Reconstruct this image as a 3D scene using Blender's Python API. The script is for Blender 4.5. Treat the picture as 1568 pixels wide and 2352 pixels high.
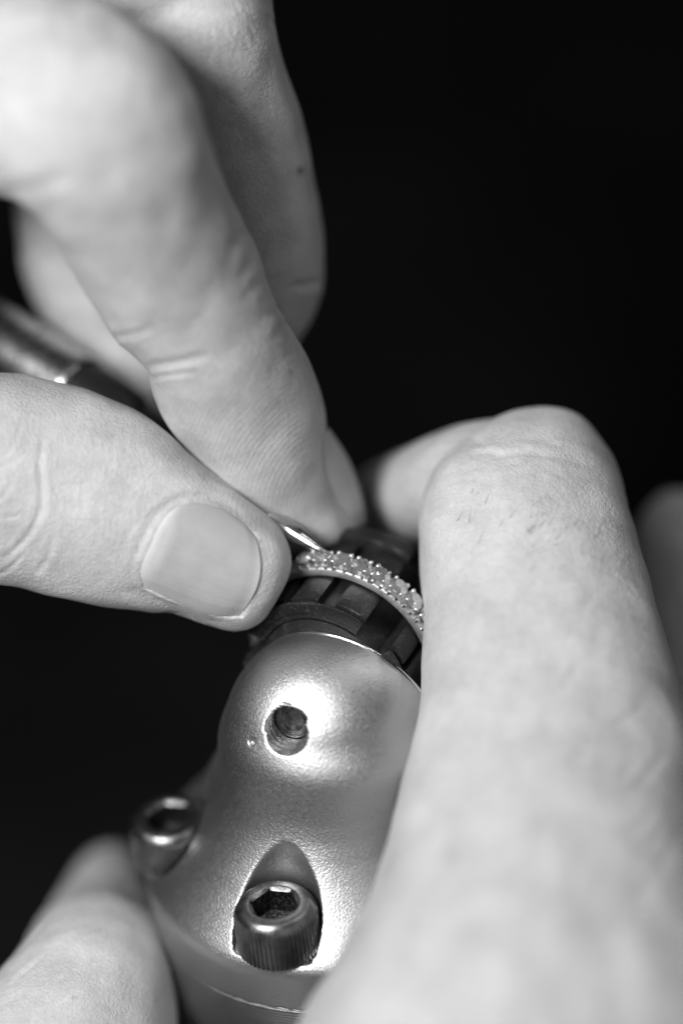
import bpy, bmesh, math, random
import numpy as np
from mathutils import Vector, Matrix, noise
from mathutils.bvhtree import BVHTree

random.seed(7); np.random.seed(7)
scene = bpy.context.scene
for o in list(bpy.data.objects):
    bpy.data.objects.remove(o)

# ------------------------------------------------------------------ frame
# Lengths below are in "u" (1 u = 0.89 mm).  Camera frame: x right, y up, z towards the lens,
# origin on the graver's working point region; W() brings such a point to world metres.
S = 0.00089
DIST = 400.0                       # u from the lens to the z = 0 plane
PITCH = math.radians(33.0)
ROT = Matrix.Rotation(math.radians(90) - PITCH, 3, 'X')
ORG = Vector((0, 0, 0.14))
RN = np.array(ROT); ON = np.array(ORG)
def Wn(a):
    return (np.asarray(a, float) * S) @ RN.T + ON
def W(p):
    return Vector(Wn(np.array(p, float)))
K = 19.6                           # photo-sheet px (1568 wide) per u at z = 0
def P(x, y, z=0.0):
    f = (DIST - z) / DIST
    return np.array([(x - 784) / K * f, (1176 - y) / K * f, z])
def toimg(v):
    f = DIST / (DIST - v[:, 2])
    return np.stack([v[:, 0] * f * K + 784, 1176 - v[:, 1] * f * K], 1)
def nrm(v):
    v = np.asarray(v, float); return v / np.linalg.norm(v)

# ------------------------------------------------------------------ camera, world, lamps, exposure
cam = bpy.data.cameras.new('camera')
camo = bpy.data.objects.new('camera', cam); scene.collection.objects.link(camo)
camo.location = W((0, 0, DIST)); camo.rotation_euler = ROT.to_euler()
cam.sensor_fit = 'VERTICAL'; cam.sensor_height = 36; cam.sensor_width = 24
cam.lens = 36 * DIST / 120.0
cam.clip_start = 0.01; cam.clip_end = 20
cam.dof.use_dof = True
cam.dof.focus_distance = (DIST - 1.0) * S
APERTURE = 33.0                    # pupil diameter in u
cam.dof.aperture_fstop = (cam.lens * 0.001) / (APERTURE * S)
cam.dof.aperture_blades = 9
scene.camera = camo

world = bpy.data.worlds.new('World'); scene.world = world; world.use_nodes = True
bg = world.node_tree.nodes['Background']
bg.inputs[0].default_value = (1, 1, 1, 1); bg.inputs[1].default_value = 0.010

def area(name, loc, target, size, power, size_y=None):
    l = bpy.data.lights.new(name, 'AREA'); l.energy = power
    l.shape = 'RECTANGLE' if size_y else 'DISK'; l.size = size
    if size_y: l.size_y = size_y
    o = bpy.data.objects.new(name, l); scene.collection.objects.link(o)
    a, b = W(loc), W(target)
    o.location = a; o.rotation_euler = (b - a).to_track_quat('-Z', 'Y').to_euler()
    return o
area('bench_lamp', (-225, 85, 385), (-8, 8, 0), 0.15, 2.08)
for i in range(5):                  # row of small lights added for glints on the stones and prongs
    area('glint_light', (60 + 75 * i, 430 - 18 * i, 330 - 60 * i), (5, -12, 0), 0.018, 0.075)

scene.view_settings.view_transform = 'Standard'
scene.view_settings.look = 'None'
scene.view_settings.exposure = 0.0
scene.view_settings.gamma = 1.0
scene.view_settings.use_curve_mapping = False
scene.render.engine = 'CYCLES'
scene.cycles.use_denoising = True
scene.cycles.use_adaptive_sampling = True
scene.cycles.adaptive_threshold = 0.02
scene.cycles.max_bounces = 10
scene.cycles.diffuse_bounces = 3
scene.cycles.transmission_bounces = 12
scene.cycles.glossy_bounces = 6
scene.cycles.sample_clamp_indirect = 8

# ------------------------------------------------------------------ materials
class NT:
    def __init__(self, name):
        self.m = bpy.data.materials.new(name); self.m.use_nodes = True
        self.t = self.m.node_tree; self.b = self.t.nodes['Principled BSDF']
    def n(self, kind, **kw):
        nd = self.t.nodes.new(kind)
        for k, v in kw.items():
            if k in nd.inputs: nd.inputs[k].default_value = v
            else: setattr(nd, k, v)
        return nd
    def l(self, a, b): self.t.links.new(a, b)
    def coords(self):
        tc = self.n('ShaderNodeTexCoord'); mp = self.n('ShaderNodeMapping')
        mp.inputs['Scale'].default_value = (1 / S,) * 3
        self.l(tc.outputs['Object'], mp.inputs['Vector']); return mp.outputs[0]
    def noise(self, vec, scale, detail=3, rough=0.55):
        nd = self.n('ShaderNodeTexNoise'); nd.inputs['Scale'].default_value = scale
        nd.inputs['Detail'].default_value = detail; nd.inputs['Roughness'].default_value = rough
        self.l(vec, nd.inputs['Vector']); return nd.outputs['Fac']
    def ramp(self, fac, stops):
        nd = self.n('ShaderNodeValToRGB'); cr = nd.color_ramp
        while len(cr.elements) < len(stops): cr.elements.new(0.5)
        for e, (p, v) in zip(cr.elements, stops):
            e.position = p; e.color = (v, v, v, 1)
        self.l(fac, nd.inputs[0]); return nd.outputs[0]
    def math(self, op, a, b=None, c=None):
        nd = self.n('ShaderNodeMath', operation=op)
        for i, x in enumerate((a, b, c)):
            if x is None: continue
            if isinstance(x, (int, float)): nd.inputs[i].default_value = x
            else: self.l(x, nd.inputs[i])
        return nd.outputs[0]
    def bump(self, h, dist, strength=1.0, prev=None):
        nd = self.n('ShaderNodeBump'); nd.inputs['Distance'].default_value = dist * S
        nd.inputs['Strength'].default_value = strength
        self.l(h, nd.inputs['Height'])
        if prev is not None: self.l(prev, nd.inputs['Normal'])
        return nd.outputs[0]
    def attr(self, name):
        nd = self.n('ShaderNodeAttribute'); nd.attribute_name = name; return nd.outputs['Fac']
    def set(self, **kw):
        for k, v in kw.items():
            k = k.replace('_', ' ')
            if isinstance(v, (int, float)) and self.b.inputs[k].type == 'RGBA': v = (v, v, v, 1)
            if hasattr(v, 'is_linked') : self.l(v, self.b.inputs[k])
            else: self.b.inputs[k].default_value = v
        return self

def mat_skin():
    t = NT('skin'); v = t.coords()
    mott = t.noise(v, 0.16, 4, 0.6); fine = t.noise(v, 1.1, 3)
    col = t.ramp(t.math('ADD', t.math('MULTIPLY', mott, 0.72), t.math('MULTIPLY', fine, 0.28)),
                 [(0.3, 0.45), (0.7, 0.65)])
    mo = t.n('ShaderNodeMix', data_type='RGBA'); t.l(t.attr('mole'), mo.inputs[0]); t.l(col, mo.inputs[6]); mo.inputs[7].default_value = (.09, .09, .09, 1)
    col = mo.outputs[2]
    t.set(Base_Color=col, Roughness=0.5, IOR=1.4, Subsurface_Weight=0.5, Subsurface_Scale=1.3 * S)
    t.b.subsurface_method = 'BURLEY'
    t.b.inputs['Subsurface Radius'].default_value = (1.2, 1.2, 1.2)
    t.b.inputs['Specular IOR Level'].default_value = 0.42
    # fine lattice of skin lines
    wv = t.n('ShaderNodeVectorMath', operation='ADD')
    nz = t.n('ShaderNodeTexNoise'); nz.inputs['Scale'].default_value = 0.7; t.l(v, nz.inputs['Vector'])
    sc = t.n('ShaderNodeVectorMath', operation='SCALE'); sc.inputs['Scale'].default_value = 0.9
    t.l(nz.outputs['Color'], sc.inputs[0]); t.l(v, wv.inputs[0]); t.l(sc.outputs[0], wv.inputs[1])
    vo = t.n('ShaderNodeTexVoronoi', feature='DISTANCE_TO_EDGE'); vo.inputs['Scale'].default_value = 1.5
    t.l(wv.outputs[0], vo.inputs['Vector'])
    cell = t.math('MINIMUM', vo.outputs['Distance'], 0.25)
    pr = t.attr('ridge_mask')
    inv = t.math('SUBTRACT', 1.0, pr)
    b1 = t.bump(t.math('MULTIPLY', cell, inv), 0.36, 0.55)
    b2 = t.bump(t.noise(v, 3.2, 4, 0.65), 0.13, 0.65, b1)
    b3 = t.bump(t.noise(v, 0.5, 3), 0.5, 0.3, b2)
    ph = t.math('ADD', t.attr('ridge_phase'), t.math('MULTIPLY', t.noise(v, 0.22, 2), 9.0))
    ridge = t.math('MULTIPLY', t.math('SINE', ph), pr)
    b4 = t.bump(ridge, 0.05, 0.17, b3)
    t.set(Normal=b4)
    return t.m

def mat_nail():
    t = NT('fingernail'); v = t.coords()
    lun = t.attr('lunula')
    col = t.ramp(t.math('ADD', t.math('MULTIPLY', t.noise(v, 0.35, 3), 0.5), t.math('MULTIPLY', lun, 0.5)),
                 [(0.1, 0.40), (0.85, 0.64)])
    t.set(Base_Color=col, Roughness=0.62, Subsurface_Weight=0.3, Subsurface_Scale=0.8 * S)
    t.b.inputs['Subsurface Radius'].default_value = (1, 1, 1)
    t.b.inputs['Specular IOR Level'].default_value = 0.3
    st = t.attr('across')
    n1 = t.n('ShaderNodeTexNoise', noise_dimensions='1D'); n1.inputs['Scale'].default_value = 16; n1.inputs['Detail'].default_value = 3
    t.l(st, n1.inputs['W'])
    b1 = t.bump(n1.outputs['Fac'], 0.09, 0.75)
    b2 = t.bump(t.noise(v, 2.5, 4), 0.05, 0.5, b1)
    t.set(Normal=b2)
    return t.m

def mat_metal(name, base, rough, grain=None, amp=0.1, var=0.0, brushed=False):
    t = NT(name); v = t.coords()
    t.set(Metallic=1.0, Roughness=rough)
    if var:
        t.set(Base_Color=t.ramp(t.noise(v, 0.3, 5, 0.65), [(0.3, base * (1 - var)), (0.7, base)]))
        t.set(Roughness=t.ramp(t.noise(v, 0.8, 4), [(0.3, rough * 0.85), (0.7, min(1, rough * 1.2))]))
    else: t.set(Base_Color=base)
    if grain:
        b = t.bump(t.noise(v, grain, 2, 0.5), amp, 1.0)
        t.set(Normal=b)
    return t

def mat_blasted():
    t = NT('bead_blasted_aluminium'); v = t.coords()
    t.set(Metallic=1.0)
    t.set(Base_Color=0.52)
    vo = t.n('ShaderNodeTexVoronoi', feature='SMOOTH_F1'); vo.inputs['Scale'].default_value = 4.2
    vo.inputs['Smoothness'].default_value = 0.6; t.l(v, vo.inputs['Vector'])
    n = t.noise(v, 5.0, 2, 0.5)
    h = t.math('ADD', t.math('MULTIPLY', vo.outputs['Distance'], 0.55), n)
    b = t.bump(h, 0.055, 0.65)
    # a few scratches
    wv = t.n('ShaderNodeTexWave', wave_type='BANDS'); wv.inputs['Scale'].default_value = 0.35
    t.set(Roughness=t.ramp(t.noise(v, 2.5, 3, 0.6), [(0.3, 0.38), (0.7, 0.46)]), Normal=b)
    return t.m

def mat_rubber():
    t = NT('black_rubber'); v = t.coords()
    dust = t.ramp(t.noise(v, 3.0, 6, 0.75), [(0.52, 0.0), (0.72, 1.0)])
    big = t.noise(v, 0.35, 3)
    d = t.math('MULTIPLY', dust, t.ramp(big, [(0.4, 0.1), (0.65, 1.0)]))
    mx = t.n('ShaderNodeMix', data_type='RGBA')
    t.l(d, mx.inputs[0]); mx.inputs[6].default_value = (0.014,) * 3 + (1,); mx.inputs[7].default_value = (0.16,) * 3 + (1,)
    t.l(mx.outputs[2], t.b.inputs['Base Color'])
    t.set(Roughness=t.ramp(t.noise(v, 1.2, 5, 0.7), [(0.3, 0.26), (0.7, 0.46)]))
    t.b.inputs['Specular IOR Level'].default_value = 0.4
    b = t.bump(t.noise(v, 2.2, 6, 0.7), 0.16, 0.6)
    t.set(Normal=b)
    return t.m

def mat_black_steel():
    t = NT('black_oxide_steel'); v = t.coords()
    t.set(Metallic=1.0, Base_Color=t.ramp(t.noise(v, 0.9, 5, 0.7), [(0.35, 0.2), (0.7, 0.36)]),
          Roughness=t.ramp(t.noise(v, 1.5, 4), [(0.3, 0.26), (0.7, 0.44)]))
    t.set(Normal=t.bump(t.noise(v, 4, 4), 0.05, 0.6))
    return t.m

def mat_ring_metal():
    t = NT('white_gold'); v = t.coords()
    mp = t.n('ShaderNodeMapping'); mp.inputs['Rotation'].default_value = (0.3, 0.5, 0.9)
    mp.inputs['Scale'].default_value = (1.2, 12, 5); t.l(v, mp.inputs['Vector'])
    h = t.noise(mp.outputs[0], 1.0, 3)
    t.set(Metallic=1.0, Base_Color=0.9, Roughness=t.ramp(h, [(0.3, 0.34), (0.7, 0.52)]), Normal=t.bump(h, 0.045, 0.8))
    return t.m

def mat_bench():
    t = NT('dark_bench'); v = t.coords()
    t.set(Base_Color=t.ramp(t.noise(v, 0.01, 3), [(0.35, 0.003), (0.65, 0.014)]), Roughness=0.8)
    t.b.inputs['Specular IOR Level'].default_value = 0.08
    return t.m

M = dict(skin=mat_skin(), nail=mat_nail(), alu=mat_blasted(), rubber=mat_rubber(), black=mat_black_steel(),
         ring=mat_ring_metal(), bench=mat_bench(),
         steel=mat_metal('polished_steel', 0.62, 0.16, 1.5, 0.03, 0.15).m,
         bead=mat_metal('polished_white_gold', 0.92, 0.3).m,
         rim=mat_metal('polished_aluminium', 0.75, 0.16).m,
         bore=mat_metal('bore_aluminium', 0.5, 0.24).m,
         ferrule=mat_metal('brushed_ferrule', 0.58, 0.28, 2.0, 0.03, 0.3).m,
         lower=mat_metal('turned_aluminium', 0.5, 0.34, 3.0, 0.03, 0.1).m)
t = NT('grip_black'); t.set(Base_Color=0.012, Roughness=0.45); M['grip'] = t.m
t = NT('hair'); t.set(Base_Color=0.17, Roughness=0.4); M['hair'] = t.m
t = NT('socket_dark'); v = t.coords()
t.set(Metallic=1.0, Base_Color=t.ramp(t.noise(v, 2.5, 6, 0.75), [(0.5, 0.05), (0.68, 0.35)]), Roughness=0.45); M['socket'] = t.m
t = NT('diamond'); t.set(Base_Color=1.0, Roughness=0.02, IOR=2.2, Transmission_Weight=0.82, Metallic=0.35); M['diamond'] = t.m

# ------------------------------------------------------------------ object helpers
def link(o): scene.collection.objects.link(o); return o
def thing(name, base_u, label, cat, group=None):
    o = link(bpy.data.objects.new(name, None)); o.empty_display_size = 0.005
    o.location = W(base_u); o['label'] = label; o['category'] = cat
    if group: o['group'] = group
    return o
def make_mesh(name, verts, faces, mat, parent=None, smooth=True, sharp=None):
    """verts: Nx3 in camera-frame u.  Parent chain carries translation only."""
    vw = Wn(verts)
    o = bpy.data.objects.new(name, bpy.data.meshes.new(name))
    off = ON
    if parent is not None:
        off = np.zeros(3); p = parent
        while p: off = off + np.array(p.location); p = p.parent
        o.parent = parent
        o.location = (0, 0, 0)
    else:
        off = vw.mean(0); o.location = off
    o.data.from_pydata((vw - off).tolist(), [], [list(map(int, f)) for f in faces])
    o.data.materials.append(mat)
    if smooth: o.data.polygons.foreach_set('use_smooth', [True] * len(o.data.polygons))
    o.data.validate(); o.data.update()
    link(o)
    if sharp is not None:
        bm = bmesh.new(); bm.from_mesh(o.data)
        bmesh.ops.recalc_face_normals(bm, faces=bm.faces)
        for e in bm.edges:
            if len(e.link_faces) == 2 and e.calc_face_angle(0) > math.radians(sharp): e.smooth = False
        bm.to_mesh(o.data); bm.free()
    return o

def frame(axis, ref):
    a = nrm(axis); x = nrm(np.asarray(ref, float) - a * np.dot(ref, a)); y = np.cross(a, x)
    return x, y, a

def lathe(prof, org, fr, n=96, rfun=None, cap=(True, True)):
    """prof: list of (r, h); returns verts, faces.  rfun(i_ring, theta, r) may vary the radius."""
    x, y, a = fr; V = []; F = []
    th = np.arange(n) * 2 * math.pi / n
    for i, (r, h) in enumerate(prof):
        rr = np.array([rfun(i, q, r) for q in th]) if rfun else np.full(n, r)
        V.append(org + np.outer(rr * np.cos(th), x) + np.outer(rr * np.sin(th), y) + np.outer(np.full(n, h), a))
    V = np.concatenate(V)
    for i in range(len(prof) - 1):
        for j in range(n):
            k = (j + 1) % n
            F.append((i * n + j, i * n + k, (i + 1) * n + k, (i + 1) * n + j))
    if cap[0]: F.append(tuple(range(n))[::-1])
    if cap[1]: F.append(tuple((len(prof) - 1) * n + j for j in range(n)))
    return V, F

def catmull(pts, m):
    pts = np.asarray(pts, float); n = len(pts)
    ext = np.vstack([2 * pts[0] - pts[1], pts, 2 * pts[-1] - pts[-2]])
    out = []
    for i in range(n - 1):
        p0, p1, p2, p3 = ext[i:i + 4]
        for k in range(m):
            t = k / m
            out.append(0.5 * ((2 * p1) + (-p0 + p2) * t + (2 * p0 - 5 * p1 + 4 * p2 - p3) * t ** 2 + (-p0 + 3 * p1 - 3 * p2 + p3) * t ** 3))
    out.append(pts[-1]); return np.array(out)

def surface_nets(F, org, h):
    s = F < 0
    nx, ny, nz = F.shape
    c = np.zeros((nx - 1, ny - 1, nz - 1), np.uint8)
    for i in (0, 1):
        for j in (0, 1):
            for k in (0, 1):
                c += s[i:nx - 1 + i, j:ny - 1 + j, k:nz - 1 + k]
    act = (c > 0) & (c < 8)
    idx = np.full(act.shape, -1, np.int64); I, J, Kk = np.nonzero(act); idx[act] = np.arange(len(I))
    acc = np.zeros((len(I), 3)); cnt = np.zeros(len(I))
    corners = [(i, j, k) for i in (0, 1) for j in (0, 1) for k in (0, 1)]
    for a in corners:
        for b in corners:
            if sum(abs(p - q) for p, q in zip(a, b)) != 1 or a > b: continue
            fa = F[I + a[0], J + a[1], Kk + a[2]]; fb = F[I + b[0], J + b[1], Kk + b[2]]
            m = (fa < 0) != (fb < 0)
            t = np.where(m, fa / np.where(m, fa - fb, 1), 0)
            for d in range(3):
                acc[:, d] += np.where(m, a[d] + (b[d] - a[d]) * t, 0)
            cnt += m
    V = (np.stack([I, J, Kk], 1) + acc / cnt[:, None]) * h + org
    Q = []
    for ax in range(3):
        sl0 = [slice(None)] * 3; sl1 = [slice(None)] * 3
        sl0[ax] = slice(0, -1); sl1[ax] = slice(1, None)
        ch = s[tuple(sl0)] != s[tuple(sl1)]
        E = np.stack(np.nonzero(ch), 1); inside = s[tuple(sl0)][ch]
        u, w = [(1, 2), (2, 0), (0, 1)][ax]
        ok = (E[:, u] > 0) & (E[:, w] > 0) & (E[:, u] < F.shape[u] - 1) & (E[:, w] < F.shape[w] - 1)
        E = E[ok]; inside = inside[ok]
        def g(du, dw):
            q = E.copy(); q[:, u] += du; q[:, w] += dw; return idx[q[:, 0], q[:, 1], q[:, 2]]
        q = np.stack([g(-1, -1), g(0, -1), g(0, 0), g(-1, 0)], 1)
        q[~inside] = q[~inside][:, ::-1]
        Q.append(q)
    return V, np.concatenate(Q)

def smin(a, b, k):
    h = np.maximum(k - np.abs(a - b), 0) / k
    return np.minimum(a, b) - h * h * k * 0.25
def smax(a, b, k): return -smin(-a, -b, k)

# ------------------------------------------------------------------ setting
bpts = 1.2
o = bpy.data.objects.new('workbench', bpy.data.meshes.new('workbench'))
g = 24; vv = []; ff = []
for i in range(g + 1):
    for j in range(g + 1):
        vv.append(((i / g - .5) * 3, (j / g - .3) * 3, 0.0))
for i in range(g):
    for j in range(g):
        ff.append((i * (g + 1) + j, (i + 1) * (g + 1) + j, (i + 1) * (g + 1) + j + 1, i * (g + 1) + j + 1))
o.data.from_pydata(vv, [], ff); o.data.materials.append(M['bench']); link(o); o['kind'] = 'structure'

# ------------------------------------------------------------------ ring holder
PX = 0.784                          # full photo px -> sheet px
NAX = nrm((0.405, 0.525, -0.75))    # sleeve axis, away from the lens
RC = P(1004 * PX, 1914 * PX, -7.8)  # ring centre, front face of the band (s = 0)
E1 = nrm(np.array([0.8, -0.6, 0]) - NAX * np.dot([0.8, -0.6, 0], NAX))
E2 = np.cross(E1, NAX); E2 = E2 if E2[1] > 0 else -E2
def ringpt(r, th, s):
    return RC + r * (np.cos(th) * E1 + np.sin(th) * E2) - s * NAX
AX = nrm((-0.09, 0.835, 0.54))      # upright axis of the body
CUT = 2.8
CC = P(982 * PX, 2132 * PX, -3.6)   # centre of the rounded head
FACE = float(-(CC - RC) @ NAX) - CUT
D0 = RC - NAX * FACE                # where the sleeve axis meets the head's flat face
B0 = P(1000 * PX, 2590 * PX, -18.0) # centre of the flange's underside
HAX = nrm((0.30, 0.34, -0.89))      # threaded hole axis
FN = nrm(NAX - AX * np.dot(NAX, AX))            # depth direction of the body, away from lens
FL = np.cross(AX, FN)
holder = thing('ring_holder', B0 - 16 * AX, 'satin aluminium ring holder with threaded hole and socket screws under the ring', 'ring holder')

def ray_plane(x, y, t):
    c = np.array([0, 0, DIST]); d = P(x, y, 0) - c
    return c + d * (np.dot(B0 + t * AX - c, AX) / np.dot(d, AX))
def local(p):
    q = p - B0; return np.array([q @ FL, q @ FN, q @ AX])
HT = 13.0
s1 = local(ray_plane(803 * PX, 2640 * PX, HT)); s2 = local(ray_plane(496 * PX, 2385 * PX, HT))
print('screw radii', np.hypot(*s1[:2]), np.hypot(*s2[:2]), math.degrees(math.atan2(s1[1], s1[0])), math.degrees(math.atan2(s2[1], s2[0])))
a1 = math.atan2(s1[1], s1[0]); a2 = math.atan2(s2[1], s2[0])
SCREWS = [(s1[0], s1[1]), (s2[0], s2[1])]
rad = np.hypot(*s1[:2]); step = (a1 - a2)
step = math.copysign(math.radians(60), math.sin(step))
for k in range(1, 4):
    SCREWS.append((rad * math.cos(a1 + k * step), rad * math.sin(a1 + k * step)))
SEAT = 6.4

prof_t = np.array([-5, 4.6, 5.6, 6.4, 7.4, 9.0, 11, 13, 15, 17.2, 19.5, 22, 25, 32])
prof_r = np.array([23.4, 23.4, 23.2, 22.7, 21.8, 20.3, 18.5, 16.9, 15.4, 13.9, 12.5, 11.3, 10.4, 9.8])
tt = np.linspace(-5, 32, 1500); rr = np.interp(tt, prof_t, prof_r)
kk = np.hanning(61); kk /= kk.sum(); rr = np.convolve(np.pad(rr, 30, mode='edge'), kk, 'valid')
dr = np.gradient(rr, tt)
def to_local_dir(v): return np.array([v @ FL, v @ FN, v @ AX])
nl = to_local_dir(NAX); d0l = local(D0)
cl = local(CC)
XC, YC, ZC = (to_local_dir(np.eye(3)[i]) for i in range(3))
RH_ = (13.1, 12.3, 9.6)
_d = P(838 * PX, 2138 * PX, 0) - np.array([0, 0, DIST]); _o = (np.array([0, 0, DIST]) - CC) / RH_; _q = _d / RH_
_a, _b, _c = _q @ _q, 2 * _o @ _q, _o @ _o - 1
HM = np.array([0, 0, DIST]) + _d * ((-_b - math.sqrt(_b * _b - 4 * _a * _c)) / (2 * _a))   # hole mouth
hm = local(HM); hx = to_local_dir(HAX); h1, h2, _ = frame(HAX, (1, 0, 0)); h1l, h2l = to_local_dir(h1), to_local_dir(h2)
def on_head(px, py):
    d = P(px * PX, py * PX, 0) - np.array([0, 0, DIST]); o_ = (np.array([0, 0, DIST]) - CC) / RH_; q = d / RH_
    a, b, c = q @ q, 2 * o_ @ q, o_ @ o_ - 1
    return np.array([0, 0, DIST]) + d * ((-b - math.sqrt(b * b - 4 * a * c)) / (2 * a))
pit = local(on_head(737, 2172))
def body_sdf(X, Y, Z):
    r = np.hypot(X, Y)
    fl = (r - np.interp(Z, tt, rr)) / np.sqrt(1 + np.interp(Z, tt, dr) ** 2)
    fl = smax(fl, Z - 20.0, 5.0)
    # neck: elliptic post leaning into the head
    w = np.clip((Z - 4) / (cl[2] - 4), 0, 1.0)
    q = np.sqrt(((X - cl[0] * w) / 10.6) ** 2 + ((Y - cl[1] * w) / 8.2) ** 2)
    neck = smax((q - 1) * 9.0, Z - cl[2] + 1.0, 3.0)
    b = smin(fl, neck, 9.0)
    dx, dy, dz = X - cl[0], Y - cl[1], Z - cl[2]
    p0, p1, p2 = (dx * c[0] + dy * c[1] + dz * c[2] for c in (XC, YC, ZC))
    head = (np.sqrt((p0 / RH_[0]) ** 2 + (p1 / RH_[1]) ** 2 + (p2 / RH_[2]) ** 2) - 1) * 9.5
    b = smin(b, head, 4.5)
    ax = dx * nl[0] + dy * nl[1] + dz * nl[2]
    cut = smin(ax - CUT, dz + 13.0, 0.8)        # flat face carrying the sleeve
    b = smax(b, cut, 0.6)
    b = np.maximum(b, -Z)
    for (sx, sy) in SCREWS:
        pk = np.maximum(np.hypot(X - sx, Y - sy) - 5.35, SEAT - Z)
        b = smax(b, -pk, 0.18)
    # threaded hole
    ex, ey, ez = X - hm[0], Y - hm[1], Z - hm[2]
    ax = ex * hx[0] + ey * hx[1] + ez * hx[2]
    c1 = ex * h1l[0] + ey * h1l[1] + ez * h1l[2]; c2 = ex * h2l[0] + ey * h2l[1] + ez * h2l[2]
    ph = np.mod(ax / 1.0 - np.arctan2(c2, c1) / (2 * math.pi), 1.0)
    thr = 2.3 + 0.42 * np.abs(ph * 2 - 1)
    thr = np.maximum(thr, 2.85 - np.maximum(ax + 0.2, 0) * 1.1)
    hole = np.maximum(np.hypot(c1, c2) - thr, ax - 3.4)
    b = smax(b, -hole, 0.10)
    b = np.maximum(b, 0.42 - np.sqrt((X - pit[0]) ** 2 + (Y - pit[1]) ** 2 + (Z - pit[2]) ** 2))
    return b
h = 0.24
gx = np.arange(-25, 25.01, h); gz = np.arange(-0.7, 40.5, h)
Fv = np.empty((len(gx), len(gx), len(gz)), np.float32)
YY, ZZ = np.meshgrid(gx, gz, indexing='ij')
for i, x in enumerate(gx):
    Fv[i] = body_sdf(np.full_like(YY, x), YY, ZZ)
bv, bf = surface_nets(Fv, np.array([gx[0], gx[0], gz[0]]), h)
del Fv
bw = B0 + bv[:, :1] * FL + bv[:, 1:2] * FN + bv[:, 2:] * AX
if np.dot(np.cross(FL, FN), AX) < 0: bf = bf[:, ::-1]
body = make_mesh('body', bw, bf, M['alu'], holder)

# polished rim line where the dome meets the sleeve
RV = []; RF = []; nr = 160; nt = 8
for i in range(nr):
    q = 2 * math.pi * i / nr; e_ = math.cos(q) * E1 + math.sin(q) * E2; o_ = NAX * (CUT - 0.15)
    a_, b_, c_ = ((e_ / RH_) @ (e_ / RH_), 2 * (e_ / RH_) @ (o_ / RH_), (o_ / RH_) @ (o_ / RH_) - 1)
    c3 = CC + o_ + e_ * ((-b_ + math.sqrt(b_ * b_ - 4 * a_ * c_)) / (2 * a_) - 0.12)
    for j_ in range(nt):
        g_ = 2 * math.pi * j_ / nt; RV.append(c3 + 0.24 * (math.cos(g_) * e_ + math.sin(g_) * NAX))
for i in range(nr):
    for j_ in range(nt):
        RF.append((i * nt + j_, i * nt + (j_ + 1) % nt, ((i + 1) % nr) * nt + (j_ + 1) % nt, ((i + 1) % nr) * nt + j_))
make_mesh('polished_rim', np.array(RV), RF, M['rim'], holder)
fr_h = frame(-HAX, (1, 0, 0))
V, F = lathe([(2.75, -3.2), (2.3, -3.0), (2.15, -2.7), (1.9, -2.6), (1.3, -2.6), (1.2, -2.9), (0.05, -3.1)], HM, fr_h, 64, None, (False, True))
make_mesh('set_screw', V, F, M['black'], holder, sharp=40)

# lower clamp base with fine turned lines
pr = [(22.2, 0.0), (22.5, -0.02), (23.15, -0.04), (23.15, -0.2)]
z = -0.2
for i in range(18):
    pr += [(23.35, z - 0.1), (23.35, z - 0.3), (23.31, z - 0.4)]; z -= 0.42
pr += [(23.3, z - 1), (23.3, -16), (0.2, -16)]
V, F = lathe(pr, B0, (FL, FN, AX) if np.dot(np.cross(FL, FN), AX) > 0 else (FN, FL, AX), 160)
make_mesh('clamp_base', V, F, M['lower'], holder, sharp=50)

def hexr(th, rc):
    k = math.pi / 3; q = (th + 0.35) % k - k / 2
    return rc * math.cos(math.pi / 6) / math.cos(q)
def screw(sx, sy):
    org = B0 + sx * FL + sy * FN + SEAT * AX
    fr = (FL, FN, AX) if np.dot(np.cross(FL, FN), AX) > 0 else (FN, FL, AX)
    nn = 216
    prof = [(3.0, -1), (4.5, 0.0), (4.75, 0.15), (4.85, 0.5), (4.85, 4.8), (4.8, 5.2), (4.72, 5.45), (4.5, 5.85), (4.2, 6.2), (3.9, 6.35), (3.45, 6.4), (3.08, 6.4), (2.95, 6.33), (2.75, 6.0)]
    def rf(i, th, r):
        if 2 <= i <= 4: return r + (0.14 if (int(th / (2 * math.pi) * nn + .5) % 4) < 2 else -0.14)
        if i == 5: return r + (0.07 if (int(th / (2 * math.pi) * nn + .5) % 4) < 2 else -0.07)
        if i >= 13: return min(hexr(th, 2.88), 2.9)
        return r
    V, F = lathe(prof, org, fr, nn, rf, (False, False))
    s = make_mesh('screw', V, F, M['black'], holder, sharp=32)
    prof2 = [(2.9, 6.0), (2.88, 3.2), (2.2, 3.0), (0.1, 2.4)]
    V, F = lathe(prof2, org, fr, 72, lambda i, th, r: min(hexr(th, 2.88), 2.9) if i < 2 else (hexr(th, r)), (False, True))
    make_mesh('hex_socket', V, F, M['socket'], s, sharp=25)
    MV = []; MF = []
    vd = nrm(np.array([0, 0, DIST]) - org); f0 = nrm(vd - AX * (vd @ AX)); g0 = np.cross(AX, f0)
    for deg, w_, l_ in ((-33, .16, .5), (-18, .4, .22), (-3, .14, .5), (16, .38, .5), (168, .16, .45), (182, .4, .2), (200, .16, .45)):
        q = math.radians(deg); rd = math.cos(q) * f0 + math.sin(q) * g0; tg = np.cross(AX, rd); c = org + rd * 3.6 + 6.41 * AX; i0 = len(MV)
        for a in (-1, 1):
            for b in (-1, 1):
                for h_ in (-.1, .07): MV.append(c + tg * a * w_ / 2 + rd * b * l_ / 2 + AX * h_)
        MF += [tuple(i0 + k_ for k_ in f_) for f_ in ((0, 1, 3, 2), (4, 6, 7, 5), (0, 4, 5, 1), (2, 3, 7, 6), (0, 2, 6, 4), (1, 5, 7, 3))]
    make_mesh('raised_mark', np.array(MV), MF, M['black'], s, smooth=False)
    return s
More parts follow.
